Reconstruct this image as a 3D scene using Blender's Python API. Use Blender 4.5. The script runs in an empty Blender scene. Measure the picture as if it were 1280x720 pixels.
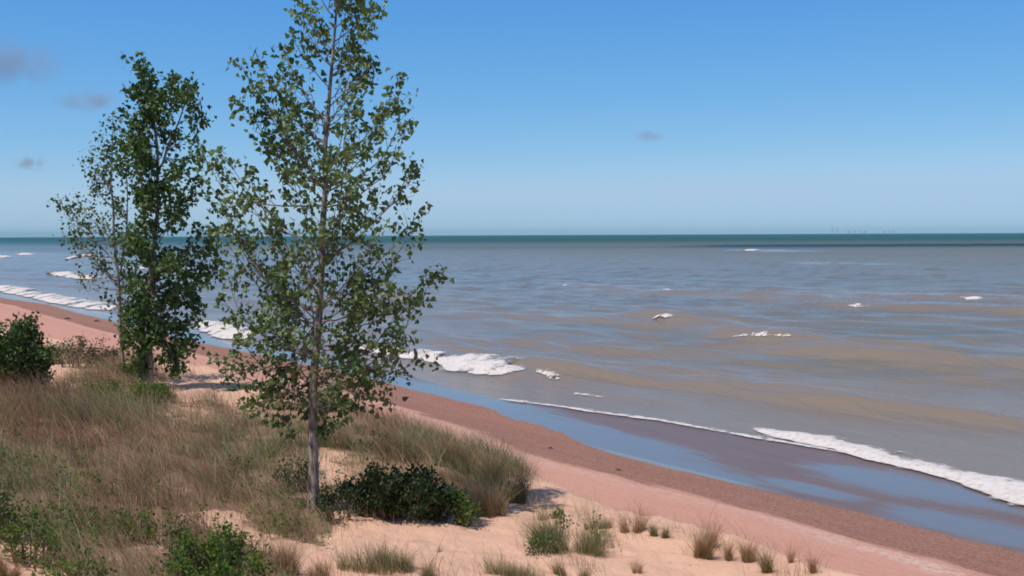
import bpy, math, random
import numpy as np
from mathutils import Vector, Matrix

random.seed(7)
RNG = np.random.default_rng(11)
R = math.radians
SC = bpy.context.scene
COL = SC.collection

# ------------------------------------------------------------------ camera
F = 1372.0
CAM = np.array([0.0, 0.0, 10.0])
PITCH = math.atan((360 - 293.7) / F)
ROLL = R(0.25)
cd = bpy.data.cameras.new('camera')
cd.sensor_width = 36.0
cd.lens = 36.0 * F / 1280.0
cd.clip_start = 0.1
cd.clip_end = 200000
cam = bpy.data.objects.new('camera', cd)
COL.objects.link(cam)
MROT = Matrix.Rotation(math.pi / 2 - PITCH, 3, 'X') @ Matrix.Rotation(-ROLL, 3, 'Z')
cam.matrix_world = Matrix.Translation(CAM.tolist()) @ MROT.to_4x4()
SC.camera = cam
MR = np.array(MROT)


def at(u, v, D):
    """world point seen at photo pixel (u, v) at forward distance D"""
    d = MR @ np.array([(u - 640) / F, (360 - v) / F, -1.0])
    return CAM + d * (D / d[1])


def project(P):
    q = (P - CAM) @ MR
    zz = np.where(-q[..., 2] < 0.1, 0.1, -q[..., 2])
    return 640 + F * q[..., 0] / zz, 360 - F * q[..., 1] / zz, -q[..., 2]


# ------------------------------------------------------------------ noise
_perm = np.random.default_rng(5).random(65536)


def vnoise(x, y, seed=0):
    xi = np.floor(x).astype(np.int64)
    yi = np.floor(y).astype(np.int64)
    xf = x - xi
    yf = y - yi
    xf = xf * xf * (3 - 2 * xf)
    yf = yf * yf * (3 - 2 * yf)

    def h(a, b):
        k = (a * 374761393 + b * 668265263 + seed * 1274126177) & 0x7fffffff
        k = ((k ^ (k >> 13)) * 1103515245) & 0x7fffffff
        return _perm[(k ^ (k >> 16)) & 65535]
    return ((h(xi, yi) * (1 - xf) + h(xi + 1, yi) * xf) * (1 - yf)
            + (h(xi, yi + 1) * (1 - xf) + h(xi + 1, yi + 1) * xf) * yf)


def fbm(x, y, seed=0, o=4):
    a, s, f, n = 0, 1.0, 1.0, 0
    for i in range(o):
        a = a + s * vnoise(x * f + 17.3 * i, y * f - 9.1 * i, seed + i)
        n += s
        s *= .5
        f *= 2.03
    return a / n


def sstep(a, b, x):
    t = np.clip((x - a) / (b - a), 0, 1)
    return t * t * (3 - 2 * t)


# ------------------------------------------------------------------ shore coordinates
P0 = np.array([16.0, 34.0])
TV = np.array([-.576, .818])
NV = np.array([-.818, -.576])
WL = -0.15


def st(X, Y):
    dx, dy = X - P0[0], Y - P0[1]
    return dx * NV[0] + dy * NV[1], dx * TV[0] + dy * TV[1]


def on_water(u, v, z=WL):
    d = MR @ np.array([(u - 640) / F, (360 - v) / F, -1.0])
    return CAM + d * ((z - CAM[2]) / d[2])


SW_PX = [(1500, 668), (1400, 642), (1290, 613), (1170, 586), (1080, 569), (1000, 556), (940, 546), (890, 537), (830, 526), (760, 517),
         (700, 508), (660, 503), (620, 498), (560, 483), (500, 465), (440, 449), (380, 436), (310, 426), (245, 408), (190, 396), (145, 389), (100, 383),
         (60, 376), (30, 369), (8, 365), (-60, 356)]
_e = [st(*on_water(u, v)[:2]) for u, v in SW_PX]
ET = np.array([e[1] for e in _e])
ES = np.array([e[0] for e in _e])
_o = np.argsort(ET)
ET, ES = ET[_o], ES[_o]


def s_edge(t):
    return np.minimum(np.interp(t, ET, ES), -1.2) + 0.5 * (vnoise(t * .35, t * 0, 3) - .5)


# upper edge of the wet film
FE_PX = [(1500, 755), (1290, 697), (1200, 675), (1100, 648), (1000, 625), (900, 602), (830, 588), (790, 578), (760, 569), (700, 540), (640, 522), (600, 505), (520, 487), (440, 466), (350, 448),
         (280, 434), (220, 422), (140, 401), (90, 389), (60, 380), (0, 372), (-60, 362)]
_f = [st(*on_water(u, v, 0)[:2]) for u, v in FE_PX]
FT = np.array([e[1] for e in _f])
FS = np.array([e[0] for e in _f])
_o = np.argsort(FT)
FT, FS = FT[_o], FS[_o]


def s_film(t):
    return np.interp(t, FT, FS) + .5 * (fbm(t * .5, t * 0 + 2, 8, 3) - .5)


# residual control points for the dune: (u, v, distance, plant height to subtract)
CP = [(392, 665, 18, 0), (185, 497, 31.5, 0), (500, 652, 19.6, 0), (540, 562, 23.2, .0), (480, 552, 23.8, .0), (600, 580, 22.4, .0), (640, 600, 21.6, .0), (430, 590, 21.5, .1), (540, 646, 20.0, 0), (460, 646, 19.8, 0), (590, 648, 19.9, 0),
      (700, 655, 18.5, 0), (760, 690, 16.3, 0), (900, 705, 15.4, 0), (1020, 722, 15, 0), (600, 712, 15.8, 0), (1150, 760, 14.5, 0),
      (300, 655, 15.6, 0), (350, 680, 15.1, 0), (430, 703, 14.9, 0), (520, 722, 14.6, 0), (270, 700, 13.4, .1), (140, 690, 12.8, .2), (0, 722, 12, 0),
      (40, 640, 13.6, .2), (-60, 600, 14, .3), (0, 560, 16, .45), (100, 600, 15.6, .4), (200, 600, 17, .3), (250, 560, 20, .2), (300, 600, 18, .2),
      (0, 490, 21.5, .45), (60, 492, 24.5, .4), (-80, 470, 20, .4), (130, 505, 26, .25), (-200, 470, 17, .4), (250, 520, 26, .1), (330, 560, 22, .1), (30, 470, 29, .1),
      (330, 500, 29, 0), (100, 470, 33, 0), (260, 500, 30.5, 0), (420, 540, 25.5, .1)]


def base_h(s, t):
    se = s_edge(t)
    z = np.interp(s, [-400, -60, -30, -12, 0, 5.5, 7, 15, 16],
                  [-8, -2.2, -1.4, -.5, 0, .8, .93, 1.55, 1.6])
    zin = np.where(s > se, WL * s / se, WL + (s - se) * .05)
    z = np.where(s < 0, zin, z)
    edge = 1.0 * (fbm(t * .16, t * 0, 21, 3) - .5) * 2
    z = z + sstep(15.6, 20.2, s + edge) * 3.25
    z = z + sstep(45, 110, s) * 9
    return z


_cp = []
for (u, v, D, g) in CP:
    p = at(u, v, D)
    s_, t_ = st(p[0], p[1])
    _cp.append((p[0], p[1], p[2] - g - float(base_h(np.array([s_]), np.array([t_]))[0])))
_cp += [(0, 0, 3.5), (5, 0, 3.3), (-5, 0, 3.5), (0, -10, 3.6), (-3, 7, 2.0), (3, 7, 1.8), (8, 8, 1.4), (-9, 7, 2.3), (12, 2, 2.6), (-12, 10, 2.2), (-14, 0, 3), (-12, -10, 3.5), (10, -10, 3)]


def hgt(X, Y, fine=True):
    X = np.asarray(X, float)
    Y = np.asarray(Y, float)
    s, t = st(X, Y)
    z = base_h(s, t)
    num = np.zeros_like(z)
    den = np.full_like(z, .02)
    for (a, b, r) in _cp:
        w = np.exp(-((X - a) ** 2 + (Y - b) ** 2) / (2 * 2.6 ** 2))
        num += w * r
        den += w
    z = z + num / den * sstep(15.5, 20.5, s + 1.0)
    if fine:
        k = sstep(16, 19, s)
        near = 1 / (1 + np.maximum(Y - 30, 0) / 30)
        z = z + k * near * (.26 * (fbm(X * .45, Y * .45, 31, 4) - .5) + .13 * (fbm(X * 2.1, Y * 2.1, 41, 3) - .5))
        z = z + (1 - k) * sstep(3, 8, s) * .05 * (fbm(X * .5, Y * .5, 51, 3) - .5)
    return z


def on_ground(u, v, lo=8.0, hi=140.0):
    d = MR @ np.array([(u - 640) / F, (360 - v) / F, -1.0])
    Y = np.concatenate([np.arange(lo, 40, .05), np.arange(40, hi, .25)])
    P = CAM[None] + d[None] * (Y / d[1])[:, None]
    h = hgt(P[:, 0], P[:, 1])
    i = np.argmax(P[:, 2] <= h)
    if P[i, 2] > h[i]:
        i = len(Y) - 1
    return np.array([P[i, 0], P[i, 1], h[i]])


# ------------------------------------------------------------------ mesh helpers
def np_mesh(name, V, faces, mats=None, smooth=True, attrs=None, parent=None):
    """faces: list of int arrays (n, k)"""
    me = bpy.data.meshes.new(name)
    V = np.asarray(V, np.float32)
    me.vertices.add(len(V))
    me.vertices.foreach_set('co', V.ravel())
    tot = sum(f.size for f in faces)
    npoly = sum(len(f) for f in faces)
    me.loops.add(tot)
    me.loops.foreach_set('vertex_index', np.concatenate([f.ravel() for f in faces]).astype(np.int32))
    cnt = np.concatenate([np.full(len(f), f.shape[1], np.int32) for f in faces])
    start = np.concatenate([[0], np.cumsum(cnt)[:-1]]).astype(np.int32)
    me.polygons.add(npoly)
    me.polygons.foreach_set('loop_start', start)
    me.polygons.foreach_set('loop_total', cnt)
    me.polygons.foreach_set('use_smooth', np.full(npoly, smooth, bool))
    me.update(calc_edges=True)
    for k, (a, typ) in (attrs or {}).items():
        at_ = me.attributes.new(k, typ, 'POINT')
        if typ == 'FLOAT_COLOR':
            c = np.ones((len(V), 4), np.float32)
            c[:, :3] = a
            at_.data.foreach_set('color', c.ravel())
        else:
            at_.data.foreach_set('value', np.asarray(a, np.float32).ravel())
    o = bpy.data.objects.new(name, me)
    COL.objects.link(o)
    for m in (mats if isinstance(mats, (list, tuple)) else [mats]):
        if m:
            me.materials.append(m)
    if parent:
        o.parent = parent
    return o


def tag(o, label=None, cat=None, group=None, kind=None):
    if label:
        o['label'] = label
    if cat:
        o['category'] = cat
    if group:
        o['group'] = group
    if kind:
        o['kind'] = kind
    return o


def empty(name, loc):
    o = bpy.data.objects.new(name, None)
    o.location = tuple(float(c) for c in loc)
    o.empty_display_size = .3
    COL.objects.link(o)
    return o


def grid_faces(nr, nc):
    i = np.arange(nr - 1)[:, None] * nc + np.arange(nc - 1)[None]
    return np.stack([i, i + 1, i + nc + 1, i + nc], -1).reshape(-1, 4)


# ------------------------------------------------------------------ materials
def mat(name):
    m = bpy.data.materials.new(name)
    m.use_nodes = True
    nt = m.node_tree
    b = nt.nodes['Principled BSDF']
    return m, nt, b


def nd(nt, typ, **kw):
    n = nt.nodes.new(typ)
    for k, v in kw.items():
        if k.startswith('i_'):
            n.inputs[k[2:]].default_value = v
        else:
            setattr(n, k, v)
    return n


def mixc(nt, a, b, fac, typ='MIX'):
    m = nt.nodes.new('ShaderNodeMix')
    m.data_type = 'RGBA'
    m.blend_type = typ
    for idx, val in ((0, fac), (6, a), (7, b)):
        if isinstance(val, bpy.types.NodeSocket):
            nt.links.new(val, m.inputs[idx])
        elif isinstance(val, (int, float)):
            m.inputs[idx].default_value = val
        else:
            m.inputs[idx].default_value = (*val, 1)
    return m.outputs[2]


def math_(nt, op, a, b=None, c=None, clamp=False):
    m = nt.nodes.new('ShaderNodeMath')
    m.operation = op
    m.use_clamp = clamp
    for i, val in enumerate((a, b, c)):
        if val is None:
            continue
        if isinstance(val, bpy.types.NodeSocket):
            nt.links.new(val, m.inputs[i])
        else:
            m.inputs[i].default_value = val
    return m.outputs[0]


def maprange(nt, v, a, b, c=0., d=1., smooth=True):
    m = nt.nodes.new('ShaderNodeMapRange')
    m.interpolation_type = 'SMOOTHSTEP' if smooth else 'LINEAR'
    nt.links.new(v, m.inputs[0])
    for i, x in enumerate((a, b, c, d)):
        m.inputs[i + 1].default_value = x
    return m.outputs[0]


def noise(nt, vec, scale, detail=3, rough=.5, dist=0.):
    n = nd(nt, 'ShaderNodeTexNoise')
    n.inputs['Scale'].default_value = scale
    n.inputs['Detail'].default_value = detail
    n.inputs['Roughness'].default_value = rough
    n.inputs['Distortion'].default_value = dist
    nt.links.new(vec, n.inputs['Vector'])
    return n.outputs[0]


def worldvec(nt, rot=0., scale=(1, 1, 1)):
    g = nd(nt, 'ShaderNodeNewGeometry')
    mp = nd(nt, 'ShaderNodeMapping')
    mp.vector_type = 'POINT'
    mp.inputs['Rotation'].default_value = (0, 0, rot)
    nt.links.new(g.outputs['Position'], mp.inputs['Vector'])
    mp2 = nd(nt, 'ShaderNodeMapping')
    mp2.inputs['Scale'].default_value = scale
    nt.links.new(mp.outputs[0], mp2.inputs['Vector'])
    return mp2.outputs[0]


def attr(nt, name, out='Fac'):
    a = nd(nt, 'ShaderNodeAttribute')
    a.attribute_name = name
    return a.outputs[out]


def bump(nt, h, strength, dist, normal=None):
    b = nd(nt, 'ShaderNodeBump')
    b.inputs['Strength'].default_value = strength
    b.inputs['Distance'].default_value = dist
    nt.links.new(h, b.inputs['Height'])
    if normal is not None:
        nt.links.new(normal, b.inputs['Normal'])
    return b.outputs[0]


SHORE_ROT = -math.atan2(TV[1], TV[0])   # turns shore-parallel lines onto the x axis

# sand
M_SAND, nt, b = mat('sand')
L = nt.links.new
wv = worldvec(nt)
sv = worldvec(nt, SHORE_ROT, (.16, 1, 1))
n_big = noise(nt, wv, .35, 4, .6)
n_fin = noise(nt, wv, 14, 5, .75)
n_grain = noise(nt, wv, 60, 2, .6)
n_str = noise(nt, sv, 1.3, 4, .6)
dry = mixc(nt, (.69, .40, .275), (.78, .48, .335), n_big)
pink = mixc(nt, (.545, .265, .195), (.635, .33, .25), n_str)
beachy = attr(nt, 'beach')
dry = mixc(nt, dry, pink, beachy)
dry = mixc(nt, dry, (.36, .22, .16), maprange(nt, n_fin, .56, .74, 0., .5))
dry = mixc(nt, dry, (.40, .23, .165), maprange(nt, noise(nt, wv, 1.7, 6, .7), .55, .75, 0., .45))
dry = mixc(nt, dry, (.80, .55, .42), maprange(nt, n_grain, .6, .8, 0., .5))
# sparse dark specks (pebbles, leaf bits)
vo = nd(nt, 'ShaderNodeTexVoronoi')
vo.inputs['Scale'].default_value = 3.2
L(wv, vo.inputs['Vector'])
dry = mixc(nt, dry, (.14, .08, .06), maprange(nt, vo.outputs['Distance'], .045, .09, .85, 0.))
peb = noise(nt, wv, 9, 5, .8)
band = mixc(nt, (.28, .125, .086), (.38, .19, .14), n_str)
band = mixc(nt, band, (.46, .33, .28), maprange(nt, peb, .53, .66, 0., .85))
band = mixc(nt, band, (.12, .065, .05), maprange(nt, peb, .47, .38, 0., .8))
wetm = attr(nt, 'wet')
wm = math_(nt, 'ADD', wetm, math_(nt, 'MULTIPLY', math_(nt, 'SUBTRACT', noise(nt, sv, 1.6, 6, .7), .5), 1.2))
wm = maprange(nt, wm, .30, .66)
wrack = attr(nt, 'wrack')
c1 = mixc(nt, dry, (.66, .50, .42), math_(nt, 'MULTIPLY', wrack, maprange(nt, noise(nt, wv, 5, 5, .75), .42, .58)))
c1 = mixc(nt, c1, band, wm)
film = attr(nt, 'film')
fm = math_(nt, 'ADD', film, math_(nt, 'MULTIPLY', math_(nt, 'SUBTRACT', noise(nt, sv, 1.1, 4, .6), .5), .22))
fm = maprange(nt, fm, .40, .60)
filmc = mixc(nt, (.15, .088, .075), (.21, .145, .13), n_str)
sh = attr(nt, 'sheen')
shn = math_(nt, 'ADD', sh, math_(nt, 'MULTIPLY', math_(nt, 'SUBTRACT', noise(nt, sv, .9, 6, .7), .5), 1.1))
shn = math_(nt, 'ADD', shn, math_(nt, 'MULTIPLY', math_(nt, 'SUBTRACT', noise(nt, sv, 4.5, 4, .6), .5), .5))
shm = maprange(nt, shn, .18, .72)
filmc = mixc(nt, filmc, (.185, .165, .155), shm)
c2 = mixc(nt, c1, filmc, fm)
veg = attr(nt, 'veg')
vm = maprange(nt, math_(nt, 'ADD', veg, math_(nt, 'MULTIPLY', math_(nt, 'SUBTRACT', noise(nt, wv, 3.0, 5, .7), .5), .8)), .4, .75)
lit = mixc(nt, (.12, .075, .045), (.31, .20, .125), noise(nt, wv, 11, 5, .8))
c3 = mixc(nt, c2, lit, math_(nt, 'MULTIPLY', vm, .9))
L(c3, b.inputs['Base Color'])
rg = nd(nt, 'ShaderNodeMix')
fm3 = maprange(nt, fm, .88, 1.)
L(fm3, rg.inputs[0])
rg.inputs[2].default_value = .9
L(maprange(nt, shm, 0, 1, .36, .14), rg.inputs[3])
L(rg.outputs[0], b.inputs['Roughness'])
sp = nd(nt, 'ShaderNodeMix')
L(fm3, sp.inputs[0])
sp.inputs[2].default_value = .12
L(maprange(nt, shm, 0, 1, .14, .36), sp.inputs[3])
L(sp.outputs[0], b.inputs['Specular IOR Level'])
hh = math_(nt, 'ADD', math_(nt, 'MULTIPLY', noise(nt, wv, 2.6, 6, .6), 1.1), math_(nt, 'MULTIPLY', n_fin, .22))
bs = nd(nt, 'ShaderNodeBump')
bs.inputs['Distance'].default_value = .10
L(hh, bs.inputs['Height'])
L(math_(nt, 'ADD', math_(nt, 'MULTIPLY', math_(nt, 'SUBTRACT', 1., fm), .8), .012), bs.inputs['Strength'])
L(bs.outputs[0], b.inputs['Normal'])

# lake water
M_WATER, nt, b = mat('lake_water')
L = nt.links.new
crest_rot = SHORE_ROT + R(8)
w1 = worldvec(nt, crest_rot, (.28, 1, 1))
w2 = worldvec(nt, 0, (.06, .40, 1))
w3 = worldvec(nt, 0, (.004, .05, 1))
mud = attr(nt, 'mud')
far = attr(nt, 'far')
band_ = attr(nt, 'darkband')
nm = noise(nt, w2, .55, 5, .6)
nm2 = noise(nt, w3, 1.0, 4, .55)
mudn = math_(nt, 'ADD', mud, math_(nt, 'MULTIPLY', math_(nt, 'SUBTRACT', nm, .5), .9))
mudn = math_(nt, 'ADD', mudn, math_(nt, 'MULTIPLY', math_(nt, 'SUBTRACT', nm2, .5), .5))
mudm = maprange(nt, mudn, .15, .85)
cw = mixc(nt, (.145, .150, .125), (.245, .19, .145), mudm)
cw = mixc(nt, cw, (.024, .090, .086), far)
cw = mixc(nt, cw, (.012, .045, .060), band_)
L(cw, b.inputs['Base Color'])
b.inputs['IOR'].default_value = 1.33
L(maprange(nt, mud, .2, .5, .5, .17), b.inputs['Roughness'])
L(maprange(nt, mud, .22, .55, .08, .36), b.inputs['Specular IOR Level'])
h1 = noise(nt, w1, 1.5, 6, .62, .4)
h2 = noise(nt, worldvec(nt, crest_rot - R(20), (.45, 1, 1)), 5.0, 4, .6, .3)
n1 = bump(nt, h2, .35, .05)
n2 = bump(nt, h1, .55, .35, n1)
L(n2, b.inputs['Normal'])

# foam
M_FOAM, nt, b = mat('foam')
L = nt.links.new
wv = worldvec(nt)
fc = mixc(nt, (.72, .65, .61), (.46, .35, .28), maprange(nt, noise(nt, wv, 3.5, 5, .75), .47, .68, 0., .75))
L(fc, b.inputs['Base Color'])
b.inputs['Roughness'].default_value = .7
b.inputs['Subsurface Weight'].default_value = 0
L(bump(nt, noise(nt, wv, 4, 4, .6), .6, .12), b.inputs['Normal'])
fs_ = worldvec(nt, SHORE_ROT, (.5, 1, 1))
ragged = math_(nt, 'ADD', attr(nt, 'cover'), math_(nt, 'MULTIPLY', math_(nt, 'SUBTRACT', noise(nt, fs_, 2.6, 6, .72, .6), .5), 1.7))
L(maprange(nt, ragged, .05, .95), b.inputs['Alpha'])


def leaf_mat(name, c0, c1, c2, trans=.35, gloss=.35, tint=None):
    m, nt, b = mat(name)
    L = nt.links.new
    a = attr(nt, 'rnd')
    cr = nd(nt, 'ShaderNodeValToRGB')
    e = cr.color_ramp.elements
    e[0].position, e[0].color = 0., (*c0, 1)
    e[1].position, e[1].color = 1., (*c2, 1)
    x = e.new(.5)
    x.color = (*c1, 1)
    L(a, cr.inputs[0])
    L(cr.outputs[0], b.inputs['Base Color'])
    b.inputs['Roughness'].default_value = .5
    b.inputs['Specular IOR Level'].default_value = gloss
    tr = nd(nt, 'ShaderNodeBsdfTranslucent')
    L(mixc(nt, cr.outputs[0], tint or (.85, 1.0, .42), .5, 'MULTIPLY'), tr.inputs['Color'])
    mx = nd(nt, 'ShaderNodeMixShader')
    mx.inputs[0].default_value = trans
    L(b.outputs[0], mx.inputs[1])
    L(tr.outputs[0], mx.inputs[2])
    L(mx.outputs[0], nt.nodes['Material Output'].inputs['Surface'])
    return m


M_LEAF = leaf_mat('cottonwood_leaf', (.055, .095, .025), (.14, .20, .055), (.27, .32, .11), .32, .5)
M_LEAF_D = leaf_mat('dark_cottonwood_leaf', (.035, .08, .018), (.085, .15, .034), (.18, .24, .07), .3, .45)
M_LEAF_S = leaf_mat('sparse_tree_leaf', (.05, .09, .025), (.10, .155, .045), (.17, .21, .075), .3, .4)
M_SHRUB_D = leaf_mat('dark_shrub_leaf', (.035, .065, .016), (.075, .12, .028), (.14, .18, .05), .2, .3)
M_SHRUB_K = leaf_mat('shade_dark_shrub_leaf', (.014, .03, .009), (.025, .05, .012), (.05, .08, .02), .12, .25)  # dark green leaf, its colour darkened further for the tree's shade
M_SHRUB_B = leaf_mat('bright_shrub_leaf', (.05, .10, .015), (.11, .19, .025), (.19, .26, .045), .35, .3)
M_SHRUB_G = leaf_mat('greyish_shrub_leaf', (.06, .08, .035), (.10, .12, .05), (.16, .16, .08), .3, .3)

M_GRASS, nt, b = mat('grass_blades')
L = nt.links.new
gc = attr(nt, 'tint', 'Color')
L(gc, b.inputs['Base Color'])
b.inputs['Roughness'].default_value = .6
b.inputs['Specular IOR Level'].default_value = .25
tr = nd(nt, 'ShaderNodeBsdfTranslucent')
L(gc, tr.inputs['Color'])
mx = nd(nt, 'ShaderNodeMixShader')
mx.inputs[0].default_value = .3
L(b.outputs[0], mx.inputs[1])
L(tr.outputs[0], mx.inputs[2])
L(mx.outputs[0], nt.nodes['Material Output'].inputs['Surface'])


def bark(name, c0, c1):
    m, nt, b = mat(name)
    L = nt.links.new
    tc = nd(nt, 'ShaderNodeNewGeometry')
    mp = nd(nt, 'ShaderNodeMapping')
    mp.inputs['Scale'].default_value = (9, 9, 2.2)
    L(tc.outputs['Position'], mp.inputs['Vector'])
    n = noise(nt, mp.outputs[0], 2.0, 6, .7)
    L(mixc(nt, c0, c1, maprange(nt, n, .38, .62)), b.inputs['Base Color'])
    b.inputs['Roughness'].default_value = .85
    b.inputs['Specular IOR Level'].default_value = .15
    L(bump(nt, n, .8, .03), b.inputs['Normal'])
    return m


M_BARK = bark('grey_brown_bark', (.15, .105, .085), (.45, .35, .30))
M_BARK_P = bark('pale_bark', (.18, .13, .11), (.48, .38, .33))
M_TWIG = bark('dead_twig', (.16, .10, .075), (.30, .21, .16))

# ------------------------------------------------------------------ terrain
rows = [-30.0]
while rows[-1] < 6000:
    y = rows[-1]
    if y < 8:
        d = .5
    elif y < 34:
        d = .085
    elif y < 80:
        d = .085 * (y / 34) ** 1.5
    else:
        d = .3 * (y / 80) ** 2.2
    rows.append(y + min(d, 400))
rows = np.array(rows)
a = np.concatenate([np.linspace(-6, -.8, 40)[:-1], np.linspace(-.8, -.56, 30)[:-1], np.linspace(-.56, .56, 430), np.linspace(.56, .8, 20)[1:], np.linspace(.8, 6, 40)[1:]])
YY = np.repeat(rows[:, None], len(a), 1)
XX = a[None] * (np.maximum(YY, 0) + 6.0 + np.maximum(0, -YY) * .3)
ZZ = hgt(XX, YY)
S_, T_ = st(XX, YY)
PP = np.stack([XX, YY, ZZ], -1)
UU, VV, DD = project(PP)
SF = s_film(T_)
film = sstep(.35, -.35, S_ - SF)
wet_w = 5.0 + 1.2 * (fbm(T_ * .08, T_ * 0, 61, 3) - .5)
wet = sstep(1.7, -1.7, S_ - SF - wet_w)
wrack = np.exp(-((S_ - SF - wet_w - .8) / .55) ** 2) * (.35 + .65 * sstep(-2, 10, -T_ + 6))
beach = sstep(20.0, 15.5, S_)


def poly_in(U, V, poly):
    ins = np.zeros(U.shape, bool)
    n = len(poly)
    for i in range(n):
        x0, y0 = poly[i]
        x1, y1 = poly[(i + 1) % n]
        if y0 == y1:
            continue
        c = ((y0 > V) != (y1 > V)) & (U < (x1 - x0) * (V - y0) / (y1 - y0) + x0)
        ins ^= c
    return ins


SAND_POLY = [
    [(-80, 640), (0, 652), (30, 664), (48, 690), (80, 726), (60, 800), (-80, 800)],
    [(225, 632), (290, 650), (350, 671), (400, 690), (455, 700), (530, 722), (560, 760), (420, 760), (365, 712), (330, 690), (275, 668), (225, 645)],
    [(410, 668), (470, 652), (560, 647), (640, 628), (655, 600), (700, 560), (1400, 600), (1400, 900), (560, 900), (530, 724), (470, 708), (415, 690)],
    [(400, 552), (420, 552), (420, 598), (405, 604)],
    [(205, 470), (300, 455), (330, 490), (345, 512), (300, 508), (280, 500), (215, 508)],
]
BROW_POLY = [([(590, 726), (600, 704), (760, 700), (765, 726)], .40), ([(655, 698), (664, 650), (740, 642), (775, 655), (772, 698)], .55), ([(775, 668), (790, 648), (830, 655), (835, 680)], .45),
             ([(842, 694), (850, 662), (905, 672), (990, 695), (1040, 720), (1030, 735), (900, 712)], .42), ([(650, 650), (650, 590), (690, 620), (700, 655)], .30), ([(420, 712), (430, 690), (520, 700), (580, 724), (430, 728)], .55)]
# clump centres of image-space-located ground features, kept in world space
def grass_density(X, Y, U, V, S):
    n = fbm(X * .55, Y * .55, 71, 4)
    du = (fbm(X * 1.6, Y * 1.6, 81, 4) - .5) * 60
    dv = (fbm(X * 1.6, Y * 1.6, 91, 4) - .5) * 30
    d = np.ones(X.shape)
    for p in SAND_POLY:
        d = np.where(poly_in(U + du, V + dv, p), 0.0, d)
    for p, k in BROW_POLY:
        d = np.maximum(d, poly_in(U + du * .35, V + dv * .35, p) * k * sstep(.42, .60, fbm(X * 2.6, Y * 2.6, 241, 3)))
    d = d * sstep(17.6, 19.2, S + (fbm(X * .4, Y * .4, 95, 2) - .5) * 2.4)
    d = d * np.where(poly_in(U + du * .3, V + dv * .3, [(415, 618), (585, 612), (590, 655), (415, 665)]), .25, 1.)
    far = sstep(28.5, 32, Y)
    d = d * (1 - far * (1 - sstep(.48, .66, n) * .7))
    d = d * (.6 + .4 * sstep(.3, .55, n))
    return d


veg = sum(grass_density(XX, YY, UU + a1, VV + a2, S_) for a1, a2 in ((-9, 0), (9, 0), (0, 5), (0, -5), (5, 3), (-5, -3))) / 6
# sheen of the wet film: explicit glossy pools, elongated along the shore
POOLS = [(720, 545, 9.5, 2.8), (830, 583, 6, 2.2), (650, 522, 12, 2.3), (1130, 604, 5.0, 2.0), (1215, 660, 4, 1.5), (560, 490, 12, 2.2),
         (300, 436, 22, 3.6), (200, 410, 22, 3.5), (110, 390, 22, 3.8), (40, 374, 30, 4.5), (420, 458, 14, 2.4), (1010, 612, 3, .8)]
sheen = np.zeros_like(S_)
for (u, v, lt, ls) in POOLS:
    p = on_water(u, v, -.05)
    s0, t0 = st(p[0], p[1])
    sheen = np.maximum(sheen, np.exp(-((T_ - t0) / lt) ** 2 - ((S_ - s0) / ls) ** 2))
ground = np_mesh('ground', PP.reshape(-1, 3), [grid_faces(*XX.shape)], M_SAND,
                 attrs={k: (v_.ravel(), 'FLOAT') for k, v_ in dict(film=film, wet=wet, wrack=np.clip(wrack, 0, 1), beach=beach, veg=veg, sheen=sheen).items()})
tag(ground, kind='structure')

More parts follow.
